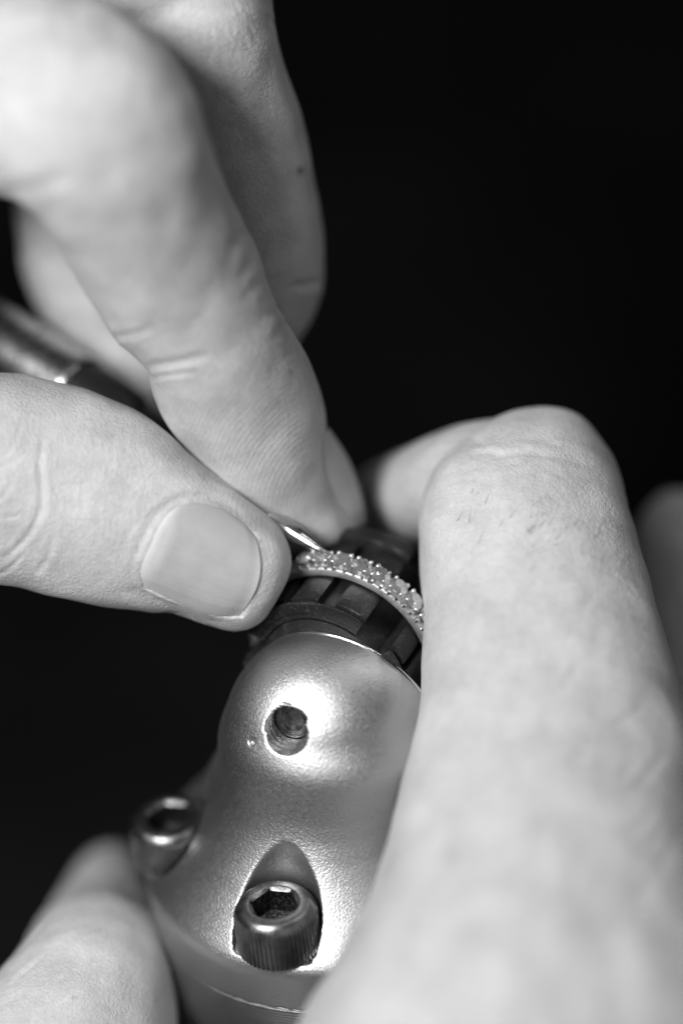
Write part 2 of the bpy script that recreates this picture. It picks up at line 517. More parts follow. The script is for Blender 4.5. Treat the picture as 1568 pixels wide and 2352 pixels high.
for sc_ in SCREWS: screw(*sc_)

# rubber sleeve: arc blocks about the ring axis
def arc_block(name, r0, r1, s0, s1_, t0, t1, parent, bev=0.25, flare=0.0, mat=None, wob=0.05):
    n = max(4, int(abs(t1 - t0) / 2.0)); V = []; F = []
    # cross section (r, s) closed loop with chamfered corners; s from s1_ (front) to s0 (rear)
    def sec():
        b = bev; L = s1_ - s0; m = 8
        pts = [(r0, s0), (r0, s1_)]
        pts += [(r1 + flare - b, s1_), (r1 + flare - b * .25, s1_ - b * .3), (r1 + flare, s1_ - b)]
        for k in range(1, m):
            q = k / m; ss = s1_ - b - (L - 2 * b) * q
            pts.append((r1 + flare * max(0, 1 - q * 3.2) ** 2, ss))
        pts += [(r1, s0 + b), (r1 - b * .25, s0 + b * .3), (r1 - b, s0)]
        return pts
    sc = sec(); k = len(sc)
    for i in range(n + 1):
        q = i / n; th = math.radians(t0 + (t1 - t0) * q)
        e = 0.0 if 0 < i < n else -bev * 0.5
        for (r, s) in sc:
            rr_ = r + (e if r > r0 + .01 else 0)
            w = wob * noise.noise(Vector((r * 3, s * 1.3, th * 9))) if r > r0 + .01 else 0
            V.append(ringpt(rr_ + w, th, s + w))
    for i in range(n):
        for j in range(k):
            j2 = (j + 1) % k
            F.append((i * k + j, i * k + j2, (i + 1) * k + j2, (i + 1) * k + j))
    F.append(tuple(range(k))[::-1]); F.append(tuple(n * k + j for j in range(k)))
    return make_mesh(name, np.array(V), F, mat or M['rubber'], parent, sharp=38)

sleeve_core = None
V, F = lathe([(3, -11), (8.2, -11), (8.2, FACE), (3, FACE)], RC, (E1, E2, -NAX) if np.dot(np.cross(E1, E2), -NAX) > 0 else (E2, E1, -NAX), 96)
make_mesh('sleeve_core', V, F, M['rubber'], holder, sharp=40)
for seg in range(3):
    base = 92 + 120 * seg
    sl = arc_block('rubber_segment', 8.4, 9.5, -10.5, FACE - .1, base, base + 97, holder, 0.3)
    arc_block('collar', 9.2, 10.25, FACE - 0.6, FACE + .12, base + .5, base + 96.5, sl, 0.25, 0.45)
    for (p0, p1) in ((0.3, 22), (34, 53.5), (58.5, 77), (82, 96.8)):
        arc_block('pad', 9.2, 10.78, -7.5, FACE - 0.8 - random.random() * .25, base + p0, base + p1, sl, 0.28)
    arc_block('rear_collar', 9.6, 11.5, -10.3, -8.0, base + .5, base + 96.5, sl, 0.4)

# ------------------------------------------------------------------ ring with stones
ring = thing('ring', ringpt(12, -math.pi / 2, -1.3), 'white metal band set with a row of round diamonds, on the black rubber sleeve', 'ring')
BW = 2.7
V = []; F = []; n = 240
sec = [(10.98, -0.12), (11.1, 0.0), (11.85, 0.0), (12.0, -0.1), (12.05, -0.35), (12.02, -BW / 2), (12.05, -BW + .35), (12.0, -BW + .1), (11.85, -BW), (11.1, -BW), (10.98, -BW + .12)]
T_END = 151.0
for i in range(n):
    th = 2 * math.pi * i / n
    deg = math.degrees(th) % 360
    for (r, s) in sec:
        V.append(ringpt(r + (0.0 if not (T_END < deg < 330) or r < 11.3 else 0.25 * min(1, (deg - T_END) / 8)), th, s))
k = len(sec)
for i in range(n):
    for j in range(k):
        F.append((i * k + j, i * k + (j + 1) % k, ((i + 1) % n) * k + (j + 1) % k, ((i + 1) % n) * k + j))
make_mesh('band', np.array(V), F, M['ring'], ring, sharp=35)

def brilliant(R):
    V = []; F = []
    def ringv(n, r, z, off):
        i0 = len(V)
        for i in range(n):
            a = 2 * math.pi * (i + off) / n; V.append((r * math.cos(a), r * math.sin(a), z))
        return i0
    a = ringv(8, .55 * R, .34 * R, 0); b = ringv(8, .8 * R, .2 * R, .5); c = ringv(16, R, .02 * R, 0); d = ringv(16, R, -.03 * R, 0)
    e = ringv(8, .5 * R, -.46 * R, 0.5); V.append((0, 0, -.86 * R)); cu = len(V) - 1
    F.append(tuple(a + i for i in range(8)))
    for i in range(8):
        j = (i + 1) % 8
        F.append((a + i, b + i, a + j))
        F.append((a + j, b + i, c + (2 * i + 2) % 16)); F.append((a + j, c + (2 * i + 2) % 16, b + j))
        F.append((b + i, c + 2 * i + 1, c + (2 * i + 2) % 16)); F.append((b + i, c + 2 * i, c + 2 * i + 1))
        F.append((d + 2 * i, e + i, d + 2 * i + 1)); F.append((d + 2 * i + 1, e + i, d + (2 * i + 2) % 16))
        F.append((e + i, cu, e + j)); F.append((e + i, e + j, d + (2 * i + 2) % 16))
    for i in range(16):
        F.append((c + i, d + i, d + (i + 1) % 16, c + (i + 1) % 16))
    return np.array(V), F
def bead():
    V, F = [], []
    prof = [(0.30, -0.95), (0.25, -0.4), (0.25, -0.1), (0.28, 0.05), (0.26, 0.18), (0.16, 0.28), (0.04, 0.31)]
    n = 10
    for r, z in prof:
        for i in range(n):
            a = 2 * math.pi * i / n; V.append((r * math.cos(a), r * math.sin(a), z))
    for i in range(len(prof) - 1):
        for j in range(n):
            F.append((i * n + j, i * n + (j + 1) % n, (i + 1) * n + (j + 1) % n, (i + 1) * n + j))
    F.append(tuple((len(prof) - 1) * n + j for j in range(n)))
    return np.array(V), F
def local_mesh(name, VF, mat, smooth):
    me = bpy.data.meshes.new(name); V, F = VF
    me.from_pydata((V * S).tolist(), [], F); me.materials.append(mat)
    bm = bmesh.new(); bm.from_mesh(me); bmesh.ops.recalc_face_normals(bm, faces=bm.faces); bm.to_mesh(me); bm.free()
    if smooth: me.polygons.foreach_set('use_smooth', [True] * len(me.polygons))
    return me
dm = local_mesh('diamond', brilliant(1.22), M['diamond'], False)
pm = local_mesh('prong', bead(), M['bead'], True)
def place(name, me, pos, up, tw, parent, spin=0.0):
    o = link(bpy.data.objects.new(name, me)); o.parent = parent
    o.location = W(pos) - parent.location
    x, y, z = frame(up, tw)
    Rm = Matrix(np.array([x, y, z]).T.tolist()); Rw = ROT @ Rm @ Matrix.Rotation(spin, 3, 'Z')
    o.rotation_mode = 'QUATERNION'; o.rotation_quaternion = Rw.to_quaternion()
    return o
pitch = 360 / 32.0
for i in range(17):
    deg = 145 - i * pitch; th = math.radians(deg)
    up = math.cos(th) * E1 + math.sin(th) * E2
    j = lambda a: random.uniform(-a, a)
    place('diamond', dm, ringpt(12.85, th, -BW / 2), up + 0.05 * NAX * j(1) + .03 * j(1) * E1, NAX, ring, random.random() * 3)
    if i < 16:
        tg = math.radians(deg - pitch / 2); u2 = math.cos(tg) * E1 + math.sin(tg) * E2
        for sd in (-1, 1):
            for dd in (-2.1, 2.1):
                t2 = tg + math.radians(dd)
                place('prong', pm, ringpt(12.86 + j(.06), t2, -BW / 2 + sd * .92), math.cos(t2) * E1 + math.sin(t2) * E2 - NAX * sd * -.12 + E1 * j(.15), NAX, ring).scale = (random.uniform(.7, 1.25),) * 3
# little bright cuts of the gallery under each stone, on the front edge
def cut_block():
    V = []; F = []
    for x in (-.5, .5):
        for y in (-.5, .5):
            for z_ in (-.5, .5): V.append((x * .55 * (1 - .3 * (z_ > 0)), y * .3, z_ * .55))
    F = [(0, 1, 3, 2), (4, 6, 7, 5), (0, 4, 5, 1), (2, 3, 7, 6), (0, 2, 6, 4), (1, 5, 7, 3)]
    return np.array(V), F
cm = local_mesh('gallery_post', cut_block(), M['bead'], False)
for i in range(33):
    deg = 147 - i * pitch / 2; th = math.radians(deg)
    place('gallery_post', cm, ringpt(12.2, th, -0.2), math.cos(th) * E1 + math.sin(th) * E2 - 0.3 * NAX, NAX, ring, random.uniform(-.3, .3))

# ------------------------------------------------------------------ graver
TIP = min((ringpt(13.15, math.radians(q), -1.3) for q in np.arange(100, 150, .5)), key=lambda p: np.linalg.norm(toimg(p[None])[0] - (753, 1266)))
tip_im = toimg(TIP[None])[0]
GD = nrm(P(120, 868, -20) - TIP)
graver = thing('graver', TIP + GD * 30, 'hand graver with steel point, black grip and steel ferrule, pinched between fingertips', 'graver')
fr = frame(GD, (0, 0, 1.0))
def gpart(name, prof, mat, n=64, parent=graver, sharp=35, rf=None):
    V, F = lathe(prof, TIP, fr, n, rf); return make_mesh(name, V, F, mat, parent, sharp=sharp)
gpart('point', [(0.04, 0), (0.2, .4), (0.52, 1.8), (0.9, 3.4), (1.1, 4.6), (1.18, 6), (1.2, 8), (1.2, 12), (1.2, 26)], M['steel'], 24, sharp=60)
gr = gpart('grip', [(1.3, 24), (2.2, 25), (2.9, 26), (3.15, 27.5), (3.2, 29.6), (2.9, 30.4), (3.3, 31), (4.1, 32), (4.35, 34), (4.45, 38), (4.45, 39.6)], M['grip'])
fe = gpart('ferrule', [(4.4, 39.5), (4.75, 39.55), (4.9, 39.8), (4.9, 40.6), (4.75, 40.8), (4.85, 46.5), (4.6, 46.7), (4.6, 47.3), (4.85, 47.5), (4.85, 58)], M['ferrule'])
gpart('handle', [(4.6, 57.8), (5.4, 58.2), (5.6, 60), (5.6, 75), (6.5, 84), (7.0, 92), (6.0, 99), (3.5, 102)], M['grip'])

# ------------------------------------------------------------------ hands
def loft(stations, m=6, nseg=36, tip=None, tip_z=None):
    """stations: (xl, yl, xr, yr, z, depth); tip: (x, y, z) closes the end."""
    st = [list(s) for s in stations]
    if tip: st.append([tip[0], tip[1], tip[0] + .5, tip[1], tip[2], 0.4])
    st = catmull(st, m)
    V = []; cs = []; ws = []
    for s in st:
        a = P(s[0], s[1], s[4]); b = P(s[2], s[3], s[4]); cs.append((a + b) / 2); ws.append((b - a) / 2)
    cs = np.array(cs); ws = np.array(ws); T = np.gradient(cs, axis=0)
    for i in range(len(st)):
        N = np.cross(T[i], ws[i]); N = N / (np.linalg.norm(N) + 1e-9)
        if N[2] < 0: N = -N
        d = max(st[i][5], 0.3)
        for j in range(nseg):
            t = 2 * math.pi * j / nseg
            V.append(cs[i] + ws[i] * math.cos(t) + N * d * math.sin(t))
    F = []
    for i in range(len(st) - 1):
        for j in range(nseg):
            k2 = (j + 1) % nseg
            F.append((i * nseg + j, i * nseg + k2, (i + 1) * nseg + k2, (i + 1) * nseg + j))
    F.append(tuple(range(nseg))[::-1]); F.append(tuple((len(st) - 1) * nseg + j for j in range(nseg)))
    return np.array(V), F

def remesh(lofts, voxel, smooth_it):
    V = []; F = []; o_ = 0
    for v, f in lofts:
        V.append(v); F += [tuple(i + o_ for i in q) for q in f]; o_ += len(v)
    me = bpy.data.meshes.new('tmp'); me.from_pydata(np.concatenate(V).tolist(), [], F)
    bm = bmesh.new(); bm.from_mesh(me); bmesh.ops.recalc_face_normals(bm, faces=bm.faces)
    bm.to_mesh(me); bm.free()
    ob = link(bpy.data.objects.new('tmp', me)); md = ob.modifiers.new('r', 'REMESH'); md.mode = 'VOXEL'; md.voxel_size = voxel
    md.use_smooth_shade = True
    dg = bpy.context.evaluated_depsgraph_get(); ev = ob.evaluated_get(dg); m2 = ev.to_mesh()
    n = len(m2.vertices); v = np.empty(n * 3); m2.vertices.foreach_get('co', v); v = v.reshape(-1, 3)
    faces = [tuple(p.vertices) for p in m2.polygons]
    e = np.empty(len(m2.edges) * 2, np.int64); m2.edges.foreach_get('vertices', e); e = e.reshape(-1, 2)
    ev.to_mesh_clear(); bpy.data.objects.remove(ob)
    deg = np.bincount(e.ravel(), minlength=n).astype(float)[:, None]
    def lap(v):
        s = np.zeros_like(v)
        for c in range(3):
            s[:, c] = np.bincount(e[:, 0], v[e[:, 1], c], n) + np.bincount(e[:, 1], v[e[:, 0], c], n)
        return s / deg
    for it in range(smooth_it):
        v = v + 0.6 * (lap(v) - v)
    return v, faces, e, lap

def normals(v, faces):
    f = np.array([q if len(q) == 4 else (*q, q[-1]) for q in faces])
    a = np.cross(v[f[:, 2]] - v[f[:, 0]], v[f[:, 3]] - v[f[:, 1]])
    n = np.zeros_like(v)
    for k in range(4):
        for c in range(3): n[:, c] += np.bincount(f[:, k], a[:, c], len(v))
    return n / (np.linalg.norm(n, axis=1)[:, None] + 1e-12)

def poly_dist(pts, poly):
    best = np.full(len(pts), 1e9); par = np.zeros(len(pts)); m = len(poly) - 1
    for i in range(m):
        a = np.array(poly[i], float); b = np.array(poly[i + 1], float); ab = b - a
        t = np.clip(((pts - a) @ ab) / (ab @ ab), 0, 1)
        d = np.linalg.norm(pts - a - t[:, None] * ab, axis=1)
        u = d < best; best[u] = d[u]; par[u] = (i + t[u]) / m
    return best, par

def carve(v, nv, creases, zr):
    """creases: (polyline in sheet px, width px, depth u, taper) on the lens side"""
    im = toimg(v); ok = (nv[:, 2] > -0.05) & (v[:, 2] > zr[0]) & (v[:, 2] < zr[1])
    disp = np.zeros(len(v))
    for poly, w, d in creases:
        pl = np.array(poly, float); lo = pl.min(0) - 4 * w; hi = pl.max(0) + 4 * w
        sel = np.nonzero(ok & (im[:, 0] > lo[0]) & (im[:, 0] < hi[0]) & (im[:, 1] > lo[1]) & (im[:, 1] < hi[1]))[0]
        if not len(sel): continue
        q = catmull(pl, 5) if len(pl) > 2 else pl
        ds, par = poly_dist(im[sel], q)
        taper = np.clip(np.minimum(par, 1 - par) * 5, 0.0, 1)
        disp[sel] += (-d * np.exp(-(ds / w) ** 2) + 0.35 * d * np.exp(-((ds - 1.9 * w) / (1.1 * w)) ** 2)) * taper
    return v + nv * disp[:, None]

def wobble(v, nv, amp, sc, seed):
    w = np.array([noise.noise(Vector((p[0] * sc + seed, p[1] * sc, p[2] * sc))) for p in v])
    return v + nv * (amp * w)[:, None]

def moles(v, nv, spots):
    im_ = toimg(v); out = np.zeros(len(v))
    for x, y, r, k_ in spots:
        out = np.maximum(out, k_ * np.exp(-(((im_[:, 0] - x) ** 2 + (im_[:, 1] - y) ** 2) / r ** 2)) * (nv[:, 2] > 0))
    return out
def hand_object(name, v, faces, base, label, extra):
    hnd = thing(name, base, label, 'hand')
    o = make_mesh('skin_body', v, faces, M['skin'], hnd)
    for k_, arr in extra.items():
        at = o.data.attributes.new(k_, 'FLOAT', 'POINT'); at.data.foreach_set('value', np.asarray(arr, np.float32))
    return hnd, o

# ---- hand holding the graver
index = loft([(-420, 420, -400, -80, -8, 11.5), (-150, 438, -90, -60, 7, 11.2), (0, 455, 165, -25, 16, 10.8), (58, 480, 316, 58, 18.5, 10.5), (108, 530, 405, 150, 17.5, 10.2),
              (150, 592, 455, 282, 14, 9.9), (190, 660, 508, 412, 10.5, 9.6), (226, 722, 552, 508, 7.5, 9.3), (262, 776, 588, 580, 5, 9.1), (304, 814, 616, 655, 3, 9.0),
              (334, 852, 652, 722, 1.2, 8.9), (350, 912, 698, 800, -2, 8.9), (376, 968, 728, 872, -4.6, 8.8), (430, 1042, 744, 945, -7.2, 8.6), (490, 1118, 752, 1030, -10.6, 8.2),
              (560, 1190, 770, 1108, -13, 7.6), (630, 1238, 800, 1165, -14.2, 6.8), (690, 1262, 822, 1203, -15, 5.4), (735, 1268, 822, 1230, -15.2, 3.8)], tip=(790, 1258, -15.3))
thumb = loft([(-420, 880, -420, 1362, -2.0, 10), (-180, 862, -180, 1352, -2.0, 10), (0, 855, -12, 1345, -2.0, 9.6), (115, 879, 92, 1362, -2.0, 9.0), (215, 905, 180, 1384, -2.0, 8.6),
              (300, 934, 255, 1396, -2.2, 8.5), (368, 974, 328, 1403, -2.4, 8.3), (432, 1030, 398, 1413, -2.6, 8.1), (500, 1092, 452, 1429, -2.8, 7.9), (560, 1142, 502, 1443, -3.0, 7.5),
              (610, 1182, 548, 1449, -3.1, 7.0), (638, 1208, 592, 1430, -3.2, 6.2), (655, 1242, 622, 1392, -3.3, 4.8), (662, 1275, 641, 1348, -3.4, 3.0)], tip=(658, 1312, -3.5))
middle = loft([(-300, -120, -100, -420, 4.0, 11), (40, -60, 420, -300, 2.0, 11), (225, 30, 600, -60, -3.5, 10.5), (262, 110, 632, 50, -3.0, 10), (312, 200, 660, 165, -5.0, 9.6), (352, 320, 697, 295, -8.0, 9.2), (392, 470, 726, 450, -11.5, 9.2),
               (418, 600, 745, 588, -15.0, 9.2), (442, 700, 737, 672, -17.0, 8.6), (482, 790, 706, 745, -19.0, 7.2), (530, 845, 668, 805, -20.0, 5)], tip=(598, 845, -20.5))
ringf = loft([(-420, 100, -120, -100, -8, 10), (-180, 260, 120, 100, -16, 10), (0, 400, 290, 280, -24, 9.5), (38, 540, 330, 440, -28, 9.2), (58, 640, 362, 580, -30, 9), (120, 770, 392, 700, -33, 8.8), (200, 880, 425, 830, -34, 8.2), (262, 970, 438, 925, -35, 6.5)], tip=(365, 1005, -35.5))
palm = loft([(-620, -150, -350, -350, 4, 14), (-700, 300, -330, 200, 2, 18), (-720, 800, -330, 800, -2, 17), (-650, 1300, -330, 1250, -5, 12)], tip=(-480, 1400, -6))
v, faces, e, lap = remesh([index, middle, ringf, palm], 0.36, 10)
vt, ft, *_ = remesh([thumb], 0.36, 10)
faces = faces + [tuple(i + len(v) for i in q) for q in ft]; v = np.concatenate([v, vt])
nv = normals(v, faces)
v = wobble(v, nv, 0.5, 0.09, 3.1); v = wobble(v, nv, 0.22, 0.25, 8.0)
nv = normals(v, faces)
th_cr = [([(104, 985), (92, 1060), (98, 1130), (88, 1190), (45, 1255), (-10, 1290)], 7, 0.27),
         ([(60, 1045), (25, 1065), (-10, 1080)], 5, 0.15), ([(55, 1180), (20, 1190), (-15, 1185)], 5, 0.15),
         ([(128, 1220), (110, 1280), (75, 1330)], 6, 0.18), ([(60, 1260), (30, 1300), (-10, 1325)], 5, 0.15),
         ([(95, 1240), (60, 1262), (20, 1310)], 3.5, 0.09),
         ([(60, 960), (40, 1000), (20, 1040), (-10, 1060)], 4, 0.12), ([(30, 1100), (10, 1140), (-15, 1150)], 5, 0.13)]
for i in range(26):
    x = random.uniform(130, 330); y = random.uniform(960, 1180)
    th_cr.append(([(x, y), (x - 6 + random.uniform(-6, 6), y + random.uniform(25, 60)), (x - 10 + random.uniform(-10, 10), y + random.uniform(70, 120))], 3.0, random.uniform(.03, .085)))
nail_fold = [(300, 1345), (303, 1300), (322, 1250), (352, 1195), (385, 1158), (430, 1141), (485, 1143), (535, 1164), (560, 1180)]
th_cr += [(nail_fold, 8, 0.26), ([(296, 1345), (345, 1376), (400, 1402), (455, 1422), (510, 1440)], 11, 0.5),
          ([(283, 1330), (290, 1290), (310, 1240), (340, 1190), (372, 1155)], 4, 0.16), ([(270, 1330), (278, 1285), (300, 1230), (330, 1180)], 4, 0.12)]
v = carve(v, nv, th_cr, (-12, 8))
ix_cr = [([(330, 842), (380, 838), (430, 828), (490, 812)], 10, 0.24), ([(340, 870), (400, 860), (450, 855)], 6, 0.2),
         ([(-10, 442), (60, 438), (120, 420), (190, 400)], 18, 0.22), ([(250, 775), (300, 770), (350, 755)], 8, 0.2),
         ([(600, 640), (575, 672), (560, 700)], 12, 0.12), ([(648, 700), (622, 722), (590, 728)], 10, 0.14), ([(668, 735), (640, 762), (625, 790)], 9, 0.1),
         ([(585, 590), (562, 622), (550, 640)], 12, 0.1), ([(700, 800), (672, 806), (650, 826)], 6, 0.07), ([(560, 520), (546, 556), (520, 582)], 14, .12)]
for (x, y) in ((120, 70), (165, 60), (205, 85), (245, 95), (80, 60), (285, 120)):
    ix_cr.append(([(x, y - 60), (x + 12, y), (x + 26, y + 70), (x + 34, y + 120)], 13, random.uniform(.05, .14)))
v = carve(v, nv, ix_cr, (-14, 40))
mf_cr = []
for i in range(50):
    x = random.uniform(440, 620); y = random.uniform(-10, 330)
    a = random.uniform(0.5, 1.3); L = random.uniform(15, 45)
    mf_cr.append(([(x, y), (x + L * math.cos(a), y + L * math.sin(a))], 3.5, random.uniform(.05, .16)))
mf_cr += [([(745, 640), (710, 655), (670, 655)], 10, .3), ([(690, 20), (580, 6), (500, 20)], 12, .08)]
v = carve(v, nv, mf_cr, (-40, 9))
im = toimg(v); nv = normals(v, faces)
# papillary ridges on the index fingertip pad
cx, cy = 800, 1195
d = np.hypot((im[:, 0] - cx) * 1.0, (im[:, 1] - cy) * 0.9)
axis_t = ((im[:, 0] - 350) * 0.52 + (im[:, 1] - 870) * 0.85)
mask = np.clip(axis_t / 60, 0, 1) * np.clip((im[:, 1] - 850) / 60, 0, 1) * np.clip((760 - im[:, 0]) / 40, 0, 1)
onindex = (v[:, 2] > -14) & (im[:, 1] < 870 + (im[:, 0] - 250) * 1.06) & (im[:, 0] > 330)
mask = mask * onindex * np.clip((nv[:, 2] - 0.05) * 4, 0, 1)
bvh_l = BVHTree.FromPolygons([Vector(p) for p in v], faces)

def cast(bvh, x, y):
    c = np.array([0, 0, DIST]); d = nrm(P(x, y, 0) - c)
    hit = bvh.ray_cast(Vector(c), Vector(d))
    return None if hit[0] is None else np.array(hit[0])

def resample(poly, n):
    q = catmull(poly, 12); L = np.concatenate([[0], np.cumsum(np.linalg.norm(np.diff(q, axis=0), axis=1))])
    t = np.linspace(0, L[-1], n); return np.stack([np.interp(t, L, q[:, k]) for k in range(q.shape[1])], 1)

def coons(top, bot, left, right, nu, nw):
    """top/bot run in u, left/right run in w (top = w0)"""
    T, B = resample(top, nu), resample(bot, nu); L, R = resample(left, nw), resample(right, nw)
    u = np.linspace(0, 1, nu)[:, None, None]; w = np.linspace(0, 1, nw)[None, :, None]
    return ((1 - w) * T[:, None] + w * B[:, None] + (1 - u) * L[None] + u * R[None]
            - ((1 - u) * (1 - w) * T[0] + u * (1 - w) * T[-1] + (1 - u) * w * B[0] + u * w * B[-1]))

def plate(name, G, thick, mat, parent, lun=True):
    """G: nu x nw x 3 grid of outer surface points (u); closed shell with rounded edge"""
    nu, nw, _ = G.shape
    du = np.gradient(G, axis=0); dw = np.gradient(G, axis=1); N = np.cross(du, dw)
    N /= np.linalg.norm(N, axis=2)[..., None] + 1e-9
    if N[nu // 2, nw // 2, 2] < 0 : N = -N
    top = G; bot = G - N * thick
    V = np.concatenate([top.reshape(-1, 3), bot.reshape(-1, 3)]); n0 = nu * nw; F = []
    for i in range(nu - 1):
        for j in range(nw - 1):
            a = i * nw + j; F.append((a, a + 1, a + nw + 1, a + nw)); F.append((n0 + a, n0 + a + nw, n0 + a + nw + 1, n0 + a + 1))
    rim = [i * nw for i in range(nu)] + [(nu - 1) * nw + j for j in range(1, nw)] + [i * nw + nw - 1 for i in range(nu - 2, -1, -1)] + [j for j in range(nw - 2, 0, -1)]
    for a, b in zip(rim, rim[1:] + rim[:1]): F.append((a, b, n0 + b, n0 + a))
    o = make_mesh(name, V, F, mat, parent, sharp=55)
    at = o.data.attributes.new('across', 'FLOAT', 'POINT'); w = np.tile(np.linspace(0, 1, nw), nu); at.data.foreach_set('value', np.concatenate([w, w]).astype(np.float32))
    at = o.data.attributes.new('lunula', 'FLOAT', 'POINT')
    uu = np.repeat(np.linspace(0, 1, nu), nw); ww = np.tile(np.linspace(0, 1, nw), nu)
    l_ = np.clip((0.24 - 0.5 * (ww - .5) ** 2 - uu) * 12, 0, 1) + np.clip((uu - 0.93) * 14, 0, 1) * .8
    if not lun: l_ = l_ * 0
    at.data.foreach_set('value', np.concatenate([l_, l_]).astype(np.float32))
    return o

# thumbnail: u from cuticle to free edge, w from upper fold to lower fold
topc = [(398, 1160), (450, 1148), (505, 1160), (555, 1190), (580, 1214)]
botc = [(312, 1352), (370, 1380), (430, 1406), (490, 1425), (540, 1424)]
lefc = [(398, 1160), (362, 1200), (330, 1258), (310, 1312), (312, 1352)]
rigc = [(580, 1214), (594, 1260), (598, 1308), (588, 1352), (566, 1392), (540, 1424)]
Gi = coons(topc, botc, lefc, rigc, 34, 34)
Z = np.zeros(Gi.shape[:2])
for i in range(Gi.shape[0]):
    for j in range(Gi.shape[1]):
        p = cast(bvh_l, *Gi[i, j]); Z[i, j] = p[2] if p is not None else np.nan
# smooth quadratic plate through the finger surface
ii, jj = np.mgrid[0:1:34j, 0:1:34j]; ok = ~np.isnan(Z)
A = np.stack([np.ones_like(ii), ii, jj, ii * jj, ii ** 2, jj ** 2, jj ** 3, ii * jj ** 2, jj ** 4], -1)
co, *_ = np.linalg.lstsq(A[ok], Z[ok], rcond=None); Zs = A @ co
Zs = Zs + 0.22 - 0.75 * np.clip(1 - ii / 0.10, 0, 1) ** 2 - 0.55 * np.clip((np.abs(jj - .5) - .42) / .08, 0, 1) ** 2 - 0.18 * np.clip((ii - .88) / .12, 0, 1)
G3 = np.array([[P(Gi[i, j, 0], Gi[i, j, 1], Zs[i, j]) for j in range(34)] for i in range(34)])
# nail bed: the skin under the plate lies below it
gi = Gi.reshape(-1, 2); zi = Zs.reshape(-1); inner = ((ii > .07) & (np.abs(jj - .5) < .455)).reshape(-1)
cand = np.nonzero((im[:, 0] > 295) & (im[:, 0] < 605) & (im[:, 1] > 1140) & (im[:, 1] < 1435) & (v[:, 2] > 0) & (nv[:, 2] > 0))[0]
for a in cand:
    dd = np.hypot(gi[:, 0] - im[a, 0], gi[:, 1] - im[a, 1]); q = dd.argmin()
    lim = zi[q] - 0.26 + max(0.0, dd[q] - 3.0) * 0.09
    if inner[q] and dd[q] < 11 and v[a, 2] > lim: v[a, 2] = lim
LH, LHb = hand_object('hand', v, faces, (-40, 10, -5), 'bare hand reaching in from the upper left, pinching the graver between thumb and index finger',
                      {'ridge_mask': mask, 'ridge_phase': d * 2 * math.pi / 11.0,
                       'mole': moles(v, nv, [(690, 392, 9, .8), (669, 856, 6, .55), (640, 1178, 3, .2), (318, 1262, 5, .3), (598, 1245, 3, .3), (260, 1000, 4, .25), (210, 820, 8, .12)])})
plate('thumbnail', G3, 0.45, M['nail'], LH)

# index fingernail, seen almost edge-on on the far side of the fingertip
top3 = [(748, 985), (790, 1052), (815, 1112), (831, 1165), (835, 1203)]
def nail_edge(pts, zs): return [np.append(P(x, y, z_), 0)[:3] for (x, y), z_ in zip(pts, zs)]
near = nail_edge([(732, 1000), (742, 1060), (752, 1120), (774, 1172), (806, 1212)], (-4, -6, -8.0, -10.2, -12.2))
mid = nail_edge([(756, 985), (794, 1050), (817, 1112), (832, 1165), (835, 1203)], (-8.5, -10.5, -12.5, -13.6, -15))
far = nail_edge([(740, 985), (778, 1050), (802, 1112), (818, 1165), (828, 1200)], (-15, -17, -18, -18.5, -18.5))
nn_ = 22; A3, B3, C3 = (resample(np.array(q), nn_) for q in (near, mid, far))
G3 = np.zeros((nn_, 17, 3))
for j in range(17):
    t = j / 16; w0, w1, w2 = (1 - t) ** 2, 2 * t * (1 - t), t * t
    ctrl = 2 * B3 - 0.5 * A3 - 0.5 * C3
    G3[:, j] = w0 * A3 + w1 * ctrl + w2 * C3
plate('fingernail', G3, 0.4, M['nail'], LH, False)

# ---- hand steadying the holder
near_f = loft([(420, 2950, 2000, 3000, 28, 24), (560, 2650, 1930, 2700, 24, 23), (690, 2352, 1800, 2380, 19.5, 21.5), (778, 2200, 1725, 2230, 16.5, 19.5), (866, 2010, 1655, 2030, 12, 17), (906, 1870, 1620, 1890, 9, 15.2),
               (938, 1715, 1612, 1730, 6, 13), (958, 1610, 1572, 1620, 3.6, 11.8), (967, 1490, 1532, 1490, 1, 10.8), (971, 1385, 1500, 1375, -1.2, 10.2), (962, 1280, 1468, 1255, -3.6, 9.8),
               (962, 1190, 1442, 1155, -6.2, 9.4), (985, 1140, 1426, 1112, -8.6, 9.0), (1030, 1095, 1408, 1070, -11, 8.4), (1110, 1060, 1372, 1046, -13, 7.0)], tip=(1250, 1040, -15))
far_ph = loft([(1370, 1030, 1370, 1240, -9, 7), (1310, 985, 1310, 1245, -10, 8.8), (1215, 962, 1210, 1250, -11.5, 9.6), (1110, 972, 1100, 1255, -15, 9.8), (1012, 1015, 1002, 1258, -25, 9.4), (945, 1062, 935, 1250, -40, 8.6), (908, 1100, 902, 1232, -52, 6.4)], tip=(880, 1165, -56))
back_f = loft([(1380, 2500, 1900, 2500, -6.0, 12), (1400, 2100, 1820, 2100, -26.0, 11), (1420, 1750, 1760, 1750, -32.0, 10), (1432, 1480, 1722, 1480, -35.0, 9.6), (1438, 1330, 1695, 1330, -37.0, 9), (1448, 1250, 1655, 1245, -39.0, 8), (1475, 1205, 1615, 1200, -41.0, 5.5)], tip=(1545, 1196, -42))
left_d = loft([(-420, 2850, 420, 2980, -2, 16), (-330, 2600, 405, 2720, -4, 14.5), (-170, 2420, 412, 2490, -7, 13.4), (0, 2275, 405, 2330, -14, 12.4), (45, 2222, 395, 2255, -24, 11.4), (92, 2155, 385, 2190, -34, 10.4), (130, 2092, 370, 2120, -43, 9.2), (172, 2048, 345, 2060, -50, 6.8)], tip=(262, 2025, -54))
